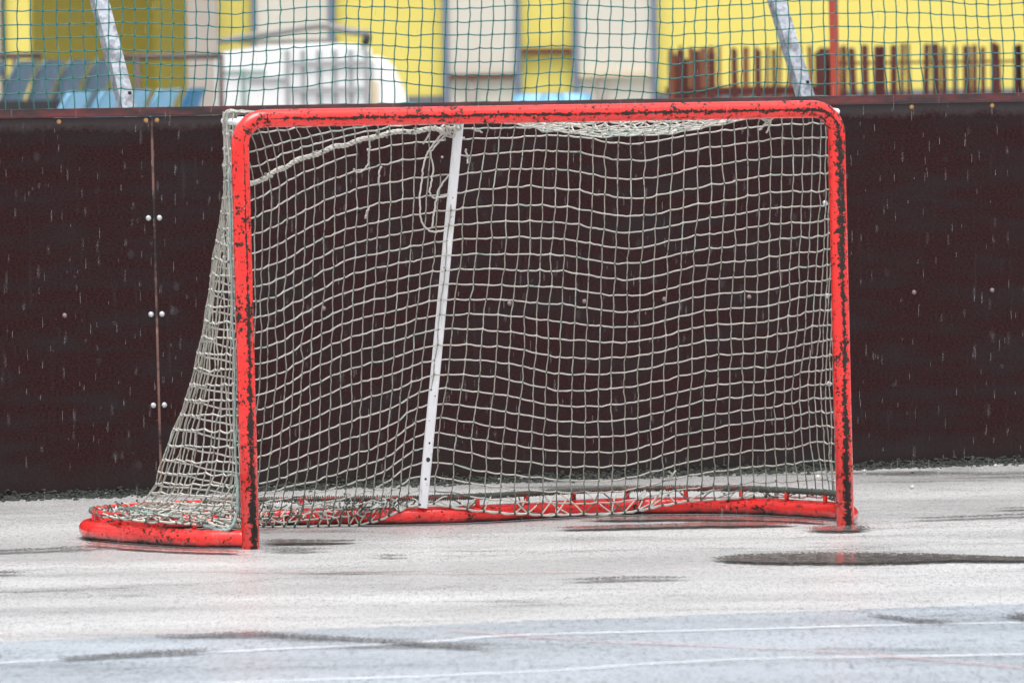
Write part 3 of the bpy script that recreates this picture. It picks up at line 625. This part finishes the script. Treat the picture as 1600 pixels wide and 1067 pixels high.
for k in range(14):
    p=AP(-1+RNG.uniform(-.4,.6),-.1+RNG.uniform(-.5,.3)); q=AP(-.4+RNG.uniform(-1,.3),RNG.uniform(-.4,.6)); b.tube(catmull([p,(p+q)/2+RNG.normal(size=3)*.01,q],3),.0032,5)
b.build('knotted_cord',M['cord'],G,shear=K)
# ---------------------------------------------------------------- rink boards
B=empty('rink_boards',(0,27.045,0),.4001,label='dark brown plywood rink boards with capping rail behind the goal',cat='boards')
seams=[-3.665,-1.243,1.177,3.60]
for a,c in zip(seams[:-1],seams[1:]):
    b=MB(); b.box((a+.0035,0,.012),(c-.0035,.018,1.224),bev=.0015); b.build('board_panel',M['board'],B,False,shear=K)
for x in seams[1:3]:
    b=MB(); X=[(x-.0034,.0035,.02),(x+.0034,.0035,.02),(x+.0034,.0035,1.222),(x-.0034,.0035,1.222)]
    b.box((x-.0034,-.0006,.02),(x+.0045,.016,1.222)); b.build('seam_strip',M['raw'],B,False,shear=K)
b=MB(); b.box((-3.665,-.010,1.225),(3.60,.040,1.2535),bev=.003); b.build('capping_rail',M['cap'],B,False,shear=K)
for x in np.arange(-3.6,3.8,1.25):
    b=MB(); b.box((x,.02,0.0),(x+.05,.07,1.22)); b.build('support_post',M['dk'],B,False,shear=K)
def bolt(x,z,mat,r=.0092):
    b=MB(); pr=[(0,1.0),(.003,.98),(.006,.8),(.008,.45),(.0086,.02)]
    b.tube([(x,.002-q,z) for q,_ in [( -.002,1)]+pr],[r]+[r*s_ for _,s_ in pr],12,N0=(0,0,1)); b.build('bolt',mat,B,shear=K)
for z in (.895,.583,.288):
    for x in (-1.262,-1.224,1.158,1.196): bolt(x,z,M['bolt'])
for x in (-1.561,-1.262,-1.224,1.488,1.79): bolt(x,1.212,M['rust'],.0085)
for x in (-1.559,-.66,0,.27,.56,.87,1.482,1.775): bolt(x,.587,M['dull'],.008)
# moss and rotten dirt along the foot
b=MB()
for k in range(7000):
    x=RNG.uniform(-2.6,2.9); h=abs(RNG.normal())*.006+.003; y=-RNG.exponential(.03)-.004
    s_=RNG.uniform(.002,.006)
    b.blob((x+.01,y,h*max(.2,1+y*10)*1.6 if y>-.08 else .002),(s_*1.6,s_,s_*.8))
o=b.build('moss',M['moss'],None,False); o.location=(0,27.045,0); o.rotation_euler=(0,0,.4001); tag(o,'dark green moss and grit along the foot of the boards','moss',kind='stuff')
# ---------------------------------------------------------------- pebbles
peb=[(1.0,26.9,.013),(1.28,26.3,.010),(1.17,27.3,.008),(1.42,27.35,.007),(1.62,27.5,.009),(1.75,27.6,.007),(.86,26.85,.008)]
names=['largest white pebble by the boards right of the goal','white pebble out on the floor right of the goal','small pebble beside the moss strip','small pebble in the moss right of the goal','pale pebble near the right edge at the boards','pebble farthest right at the foot of the boards','pale pebble just behind the right post']
for (x,y,r_),nm in zip(peb,names):
    b=MB(); r_*=.75; b.blob((0,0,0),(r_*1.2,r_,r_)); b.blob((r_*.3,0,r_*.2),(r_*.8,r_*.8,r_*.7))
    o=b.build('pebble',M['pebble'],None); o.location=(x,y,r_*.8); tag(o,nm,'pebble','pebbles by the boards')

# ---------------------------------------------------------------- safety net above the boards and its poles
S=empty('safety_net',(0,27.045,1.25),.4001,label='green knotted safety netting hanging above the rink boards',cat='netting')
sp_=.0435; nx=int(6.6/sp_); nz=26
GX=np.zeros((nx,nz,3))
for i in range(nx):
    for j in range(nz): GX[i,j]=(-3.3+i*sp_,.055,.006+j*.0440)
GX[:,:,2]+=smooth_noise((nx,nz),9,.011)+smooth_noise((nx,nz),4,.003)
fall=np.exp(-np.arange(nz)/3.0)[None,:]
GX[:,:,2]+=smooth_noise((nx,nz),6,.012)*fall
GX[:,:,0]+=smooth_noise((nx,nz),7,.009)+smooth_noise((nx,nz),3,.002)+smooth_noise((nx,nz),5,.010)*fall
GX[:,:,1]+=smooth_noise((nx,nz),7,.012)
GX+=RNG.normal(size=GX.shape)*.0011
GX[:,0,2]=-.0+RNG.uniform(-.004,.006,nx)
b=MB()
def gseg(p,q,rad):
    t=np.linspace(0,1,4)[:,None]; X=p+(q-p)*t+np.sin(t*math.pi)*RNG.normal(size=3)*.0012; X[:,2]-=.001*np.sin(t[:,0]*math.pi); b.tube(X,rad,5,0,cap=False)
for i in range(nx):
    for j in range(nz):
        if i<nx-1 and j>0: gseg(GX[i,j],GX[i+1,j],.0022)
        if j<nz-1: gseg(GX[i,j],GX[i,j+1],.0022)
        if j>0: b.blob(GX[i,j],.0036,1)
b.build('mesh',[M['gnet'],M['gknot']],S)
for j,nm in ((0,'bottom_rope'),(nz-1,'top_rope')):
    b=MB(); b.tube([GX[i,j]+[0,.004,-.004 if j==0 else 0] for i in range(nx)],.0045,6); b.build(nm,M['gnet'],S)
def pole(X,label):
    e=empty('net_pole',(0,27.045,0),.4001); e.location=(X*math.cos(.4),27.045+X*math.sin(.4),0)
    tag(e,label,'pole','galvanised poles behind the net')
    b=MB(); b.box((-.024,-.024,0),(.024,.024,1.9),bev=.004)
    V=np.concatenate(b.v); Vn=V.copy(); sl_=.62
    Vn[:,1]=.13+V[:,1]+np.maximum(0,V[:,2]-1.0)*sl_-.16; Vn[:,0]=V[:,0]+K*V[:,2]-.045*(V[:,2]-1.24)
    # straight foot up to board height, leaning out above it
    b.v=[Vn]
    import bmesh
    o=b.build('tube',M['zinc'],e,False)
    return e
def pole2(X,label):
    e=empty('net_pole',(X*math.cos(.4001)-.12*math.sin(.4001),27.045+X*math.sin(.4001)+.12*math.cos(.4001),0),.4001)
    tag(e,label,'pole','galvanised poles behind the net')
    def sweep(P,hw):
        vs=[]
        for p in P:
            for a,q in ((-1,-1),(1,-1),(1,1),(-1,1)): vs.append((p[0]+a*hw,p[1]+q*hw,p[2]))
        n=len(P); fs=[(i*4+j,i*4+(j+1)%4,(i+1)*4+(j+1)%4,(i+1)*4+j) for i in range(n-1) for j in range(4)]+[(3,2,1,0),tuple(4*(n-1)+j for j in range(4))]
        return vs,fs
    b=MB(); b.add(*sweep([(0,0,0),(-.012,0,1.1),(-.016,.02,1.22),(-.06,.60,2.20)],.0245)); b.build('tube',M['zinc'],e,False)
    b=MB(); b.box((-.07,-.05,0),(.07,.07,.008)); b.build('foot_plate',M['zinc'],e,False)
    for z in (1.30,1.62):
        t=(z-1.22)/.98; b=MB(); y=.02+.58*t; x=-.016-.044*t
        b.tube([(x+.012,y-.0245-.004,z),(x+.012,y-.020,z)],.006,8); b.build('screw',M['dk'],e)
    return e
pole2(-1.265,'weathered galvanised pole in front of the blue seats')
pole2(1.17,'galvanised pole before the yellow wall left of the red post')

# ---------------------------------------------------------------- background building
yb=62.0
BD=empty('yellow_building',(0,yb,0),0,label='yellow walled building with beige panels behind the rink',cat='building')
def bx(name,a,b_,mat,par,bev=0):
    q=MB(); q.box(a,b_,bev=bev); return q.build(name,mat,par,False)
bx('wall',(-1.30,0,0),(9,.3,4.6),M['yellow'],BD)
bx('wall',(-9,3.4,0),(-1.30,3.7,4.6),M['yellow'],BD)
bx('wall',(-1.60,.004,0),(-1.3005,3.398,4.6),M['yellow'],BD)
bx('shade_canopy',(-9,-.3,3.7),(-1.62,3.39,3.95),M['roof'],BD)  # unseen overhang, added and set in height to shade the recessed wall
bx('roof',(-9.3,-.5,4.61),(9.3,9,4.8),M['roof'],BD)
bx('pilaster',(-3.80,-.25,0),(-3.60,.1,3.69),M['yellow'],BD)
bx('pilaster',(-2.42,-.2,0),(-2.19,.1,3.69),M['greybeige'],BD)
bx('wall',(-2.19,.01,0),(-1.94,.1,3.69),M['yellow'],BD)
p_=bx('door_panel',(-1.88,3.33,.02),(-1.64,3.395,2.2),M['beige'],BD)
bx('door_panel',(-4.6,.0,0.02),(-3.82,.05,2.3),M['beige'],BD)
bx('pipe',(-3.815,-.30,0),(-3.785,-.26,3.69),M['dk'],BD)
bx('door_panel',(-2.05,3.32,.02),(-1.32,3.395,2.2),M['beige'],BD) if False else None
for a,c in ((-.45,.05),(.53,1.08)):
    d_=bx('door_panel',(a,-.05,.01),(c,-.002,2.9),M['beige'],BD)
    bx('frame_strip',(a-.045,-.08,.01),(a-.002,-.001,2.95),M['bluegrey'],d_)
    bx('frame_strip',(c+.002,-.08,.01),(c+.045,-.001,2.95),M['bluegrey'],d_)
    bx('sill',(a+.002,-.11,1.085),(c-.002,-.052,1.125),M['brown'] if a<0 else M['vcream'],d_)
    bx('post',(a+.15,-.09,.02),(a+.20,-.054,1.08),M['greybeige'],d_)
bx('cross_rail',(.10,-.07,1.265),(.48,-.004,1.31),M['brown'],BD)
for a,c in ((-1.29,-.50),(.10,.48),(1.13,9)): bx('plinth',(a,-.035,0),(c,-.003,.962),M['plinth'],BD)
# dividing trim on the recessed wall
for x in (-2.05,-1.345): pass
bx('panel',(-1.90,-.06,0.02),(-1.36,-.01,3.69),M['beige'],BD)
bx('trim',(-1.94,-.08,0.02),(-1.902,-.005,3.69),M['bluegrey'],BD)
bx('trim',(-1.358,-.08,0.02),(-1.305,-.005,3.69),M['bluegrey'],BD)
bx('pilaster',(-2.74,1.5,0),(-2.44,3.39,3.69),M['yellow'],BD)

# rails behind the seats
def rail(x0,x1,z,y,posts,label):
    e=empty('barrier_rail',(x0,y,0),0,label=label,cat='railing',group='rails behind the seats')
    q=MB(); q.tube([(0,0,z),((x1-x0)/2,0,z+.002),(x1-x0,0,z)],.022,8); q.build('top_rail',M['rail'],e)
    for p in posts:
        q=MB(); q.tube([(p-x0,0,0),(p-x0,0,z/2),(p-x0,0,z)],.022,8); q.build('post',M['rail'],e)
rail(-4.6,-3.33,1.315,58.5,(-3.52,-4.5),'dark rail above the grey blue seats at the left edge')
rail(-2.78,-1.98,1.30,57,(-2.58,-2.0),'brown rail above the light blue seats beside the white cart')

# seats: shells on a step, seen from the side, row running away from the rink
ST=empty('seat_step',(-3.2,57,0),0,label='low concrete step carrying the blue seats',cat='step')
bx('tread',(-1.9,-1.2,.0),(1.1,3.2,.32),M['conc'],ST); bx('backing',(-.33,-1.15,.33),(.20,-1.10,1.02),M['dk'],ST)
def seat_mesh(mat,par,sc=1.0):
    q=MB(); prof=[(-.40,.43),(-.37,.455),(-.25,.43),(-.10,.415),(-.02,.43),(.03,.50),(.07,.62),(.11,.74),(.15,.83),(.16,.85)]
    P=catmull([(x,0,z) for x,z in prof],3); n=len(P); m_=7
    vs=[];
    for s_ in (0,1):
        for i,p in enumerate(P):
            t=i/(n-1); wd=.205*(1-.18*max(0,t-.75)/.25) ; wd*= .8 if i==0 else 1
            for j in range(m_):
                u=(j/(m_-1))*2-1
                lift=.045*u**4 if t<.5 else 0; fwd=-.05*u**2 if t>=.45 else 0
                vs.append((p[0]+fwd+(.014 if t>.45 else 0)*s_,u*wd,p[2]+lift-(.014*s_ if t<=.45 else 0)))
    k=n*m_
    fs=[]
    for i in range(n-1):
        for j in range(m_-1):
            a=i*m_+j; fs.append((a,a+1,a+m_+1,a+m_)); fs.append((k+a,k+a+m_,k+a+m_+1,k+a+1))
    ed=[i*m_ for i in range(n)]+[(n-1)*m_+j for j in range(1,m_)]+[i*m_+m_-1 for i in range(n-2,-1,-1)]+[j for j in range(m_-2,0,-1)]
    for a,c in zip(ed,ed[1:]+ed[:1]): fs.append((a,k+a,k+c,c))
    q.add(vs,fs); q.build('shell',mat,par)
    q=MB(); q.box((-.30,-.17,.02),(-.02,-.13,.40)); q.box((-.30,.13,.02),(-.02,.17,.40)); q.box((-.36,-.16,.375),(-.02,.16,.405)); q.build('seat_frame',M['dk'],par,False)
def seat(x,y,z,mat,label,group,sc=1.0):
    e=empty('stadium_seat',(x,y,z),R(-14),label=label,cat='seat',group=group); e.scale=(sc,sc,1); seat_mesh(mat,e)
for k,(x,lb) in enumerate(((-3.72,'grey blue seat cut by the left edge behind the black pipe'),(-3.52,'grey blue seat beside the rail post at the far left'),(-3.36,'second grey blue seat from the rail post'),(-3.20,'grey blue seat midway between rail post and galvanised pole'),(-3.03,'grey blue seat just left of the galvanised pole'))):
    seat(x+.02,57.0+k*.42,.435,M['seatgrey'],lb,'grey blue seats in the upper row',1.2)
for k,(x,lb) in enumerate(((-3.0,'light blue seat low behind the galvanised pole on its left'),(-2.80,'light blue seat just right of the galvanised pole'),(-2.64,'light blue seat second right of the galvanised pole'),(-2.46,'light blue seat third right of the galvanised pole'))):
    seat(x+.02,54.2+k*.42,.24,M['seatblue'],lb,'light blue seats in the lower row',1.25)
seat(-2.24,55.9,.24,M['seatdeep'],'deep blue seat against the white cart','light blue seats in the lower row')
ST2=empty('seat_step',(-2.9,54.5,0),0,label='lower concrete step under the light blue seats',cat='step')
bx('tread',(-.9,-1.0,.0),(1.2,1.6,.12),M['conc'],ST2)
for x,lb in ((.22,'pale blue seat below the yellow panel, left of two'),(.42,'pale blue seat below the yellow panel, right of two')):
    e=empty('stadium_seat',(x,60.6,.13),R(90),label=lb,cat='seat',group='pale blue seats by the wall'); seat_mesh(M['seatblue'],e)

# white utility vehicle
V=empty('utility_cart',(-1.42,58,0),0,label='blurred white slatted utility cart with rounded sloping front and grey roof bars',cat='vehicle')
def extr(prof,y0,y1,name,mat,par,bev=.02):
    q=MB(); n=len(prof); vs=[(x,y0,z) for x,z in prof]+[(x,y1,z) for x,z in prof]
    q.add(vs,[tuple(range(n)),tuple(range(2*n-1,n-1,-1))]+[(i,n+i,n+(i+1)%n,(i+1)%n) for i in range(n)])
    o=q.build(name,mat,par,False); md=o.modifiers.new('b','BEVEL'); md.width=bev; md.segments=3; return o
extr([(-.66,.35),(.44,.35),(.44,1.33),(.38,1.36),(.1,1.385),(-.3,1.37),(-.62,1.33),(-.66,1.28)],0,1.1,'body',M['vwhite'],V,.03)
extr([(.445,.35),(.78,.35),(.74,.75),(.68,1.0),(.60,1.2),(.52,1.27),(.445,1.29)],.05,1.05,'nose',M['vwhite'],V,.04)
extr([(.445,.40),(.49,.40),(.49,1.1),(.445,1.12)],.02,.06,'nose_trim',M['vcream'],V,.005)
for i,x in enumerate(np.arange(-.16,.42,.112)):
    bx('slat',(x,-.014,.5),(x+.032,-.002,1.33),M['vgrey'],V)
for z in (1.03,1.215): bx('slat',(-.12,-.030,z),(.40,-.016,z+.035),M['vgrey'],V)
bx('door_frame',(-.47,-.02,.5),(-.44,-.002,1.2),M['vseam'],V); bx('door_frame',(-.60,-.022,1.16),(-.30,-.0205,1.19),M['vseam'],V) ; bx('door_frame',(-.42,-.02,1.11),(-.16,-.004,1.14),M['vgrey'],V)
q=MB(); q.tube(catmull([(-.63,0,1.40),(-.45,0,1.43),(-.2,0,1.46),(.1,0,1.50),(.28,0,1.46),(.42,0,1.44)],5),.022,8); q.tube(catmull([(-.62,.9,1.40),(-.2,.9,1.46),(.1,.9,1.50),(.42,.9,1.44)],5),.022,8)
for x,z in ((-.6,1.41),(-.2,1.46),(.1,1.5),(.4,1.44)): q.tube([(x,0,z),(x,.45,z),(x,.9,z)],.018,6)
q.build('roof_frame',M['vroof'],V)
bx('roof_panel',(-.5,.02,1.385),(.2,.9,1.405),M['vroof'],V)
q=MB(); q.tube([(.40,.0,1.36),(.42,0,1.40),(.42,0,1.44)],.03,8); q.build('lamp_stalk',M['dk'],V)
for x in (-.4,.5):
    for y in (.02,1.0):
        q=MB(); q.tube([(x,y-.06,.22),(x,y,.22),(x,y+.06,.22)],.22,20,N0=(0,0,1)); wl=q.build('wheel',M['tyre'],V)
        q=MB(); q.tube([(x,y-.07,.22),(x,y-.062,.22)],.11,14,N0=(0,0,1)); q.build('hub',M['vgrey'],wl)

# picket fences
def fence(x0,x1,y,ztop,step,mat,label,wmin,wmax,railz,jit,grp='picket fences by the yellow wall'):
    e=empty('picket_fence',(x0,y,0),0,label=label,cat='fence',group=grp)
    x=x0
    while x<x1:
        wd=RNG.uniform(wmin,wmax); t=RNG.normal()*.012; h=ztop+RNG.normal()*.008
        q=MB(); a=x-x0
        q.add([(a,-.01,.45),(a+wd,-.01,.45),(a+wd+t,-.01,h-.01),(a+wd/2+t,-.01,h),(a+t,-.01,h-.01),(a,.01,.45),(a+wd,.01,.45),(a+wd+t,.01,h-.01),(a+wd/2+t,.01,h),(a+t,.01,h-.01)],
              [(0,1,2,3,4),(9,8,7,6,5),(0,5,6,1),(1,6,7,2),(2,7,8,3),(3,8,9,4),(4,9,5,0)])
        q.build('picket',mat,e,False); x+=step*RNG.uniform(1-jit,1+jit)
    for z in railz:
        bx('rail',(-.02,.012,z),(x1-x0,.045,z+(.016 if z>1.1 else .05)),mat,e)
    n=0
    for xx in np.arange(0,x1-x0,2.0): bx('post',(xx,.046,0),(xx+.07,.11,ztop-.05),mat,e)
fence(2.05,5.2,54,1.332,.072,M['picket'],'dark red picket fence in front of the yellow wall on the right',.026,.056,(1.205,.93),.25)
fence(1.10,2.25,56.5,1.325,.075,M['picket2'],'brown picket fence with thin boards left of the galvanised pole',.020,.050,(1.0,),.3)
fence(1.14,2.2,55.2,1.30,.125,M['picket'],'nearer dark picket fence left of the red post with a low rail',.03,.055,(1.0,.9),.4)
for (a,c,y) in ((1.0,5.2,53.6),): 
    e=empty('low_wall',(a,y,0),0,label='grey low wall at the foot of the picket fences',cat='wall'); bx('block',(0,0,0),(c-a,.12,.985),M['plinth'],e)
# red post
e=empty('red_post',(1.408,35,0),0,label='slim brick red post standing between the rink and the picket fence',cat='post')
q=MB(); q.box((-.019,-.019,0),(.019,.019,2.4),bev=.003)
V_=q.v; q.build('shaft',M['redpost'],e,False,shear=-.012)
bx('foot_plate',(-.06,-.06,0),(.06,.06,.008),M['redpost'],e)

# ---------------------------------------------------------------- rain
b=MB()
for k in range(1500):
    y=RNG.uniform(18,26.3); x=RNG.uniform(-1,1)*(y*.066+.15); z=RNG.uniform(.02,1.75)
    l=RNG.uniform(.004,.017); r_=RNG.uniform(.0003,.0007)
    b.tube([(x,y,z-l),(x+.0001,y,z-l*.3),(x+.0002,y,z+l*.4),(x+.0003,y,z+l)],[r_*.5,r_,r_*.8,r_*.2],4)
tag(b.build('rain',M['rain']),'fine falling rain drops in front of the boards','rain',kind='stuff')
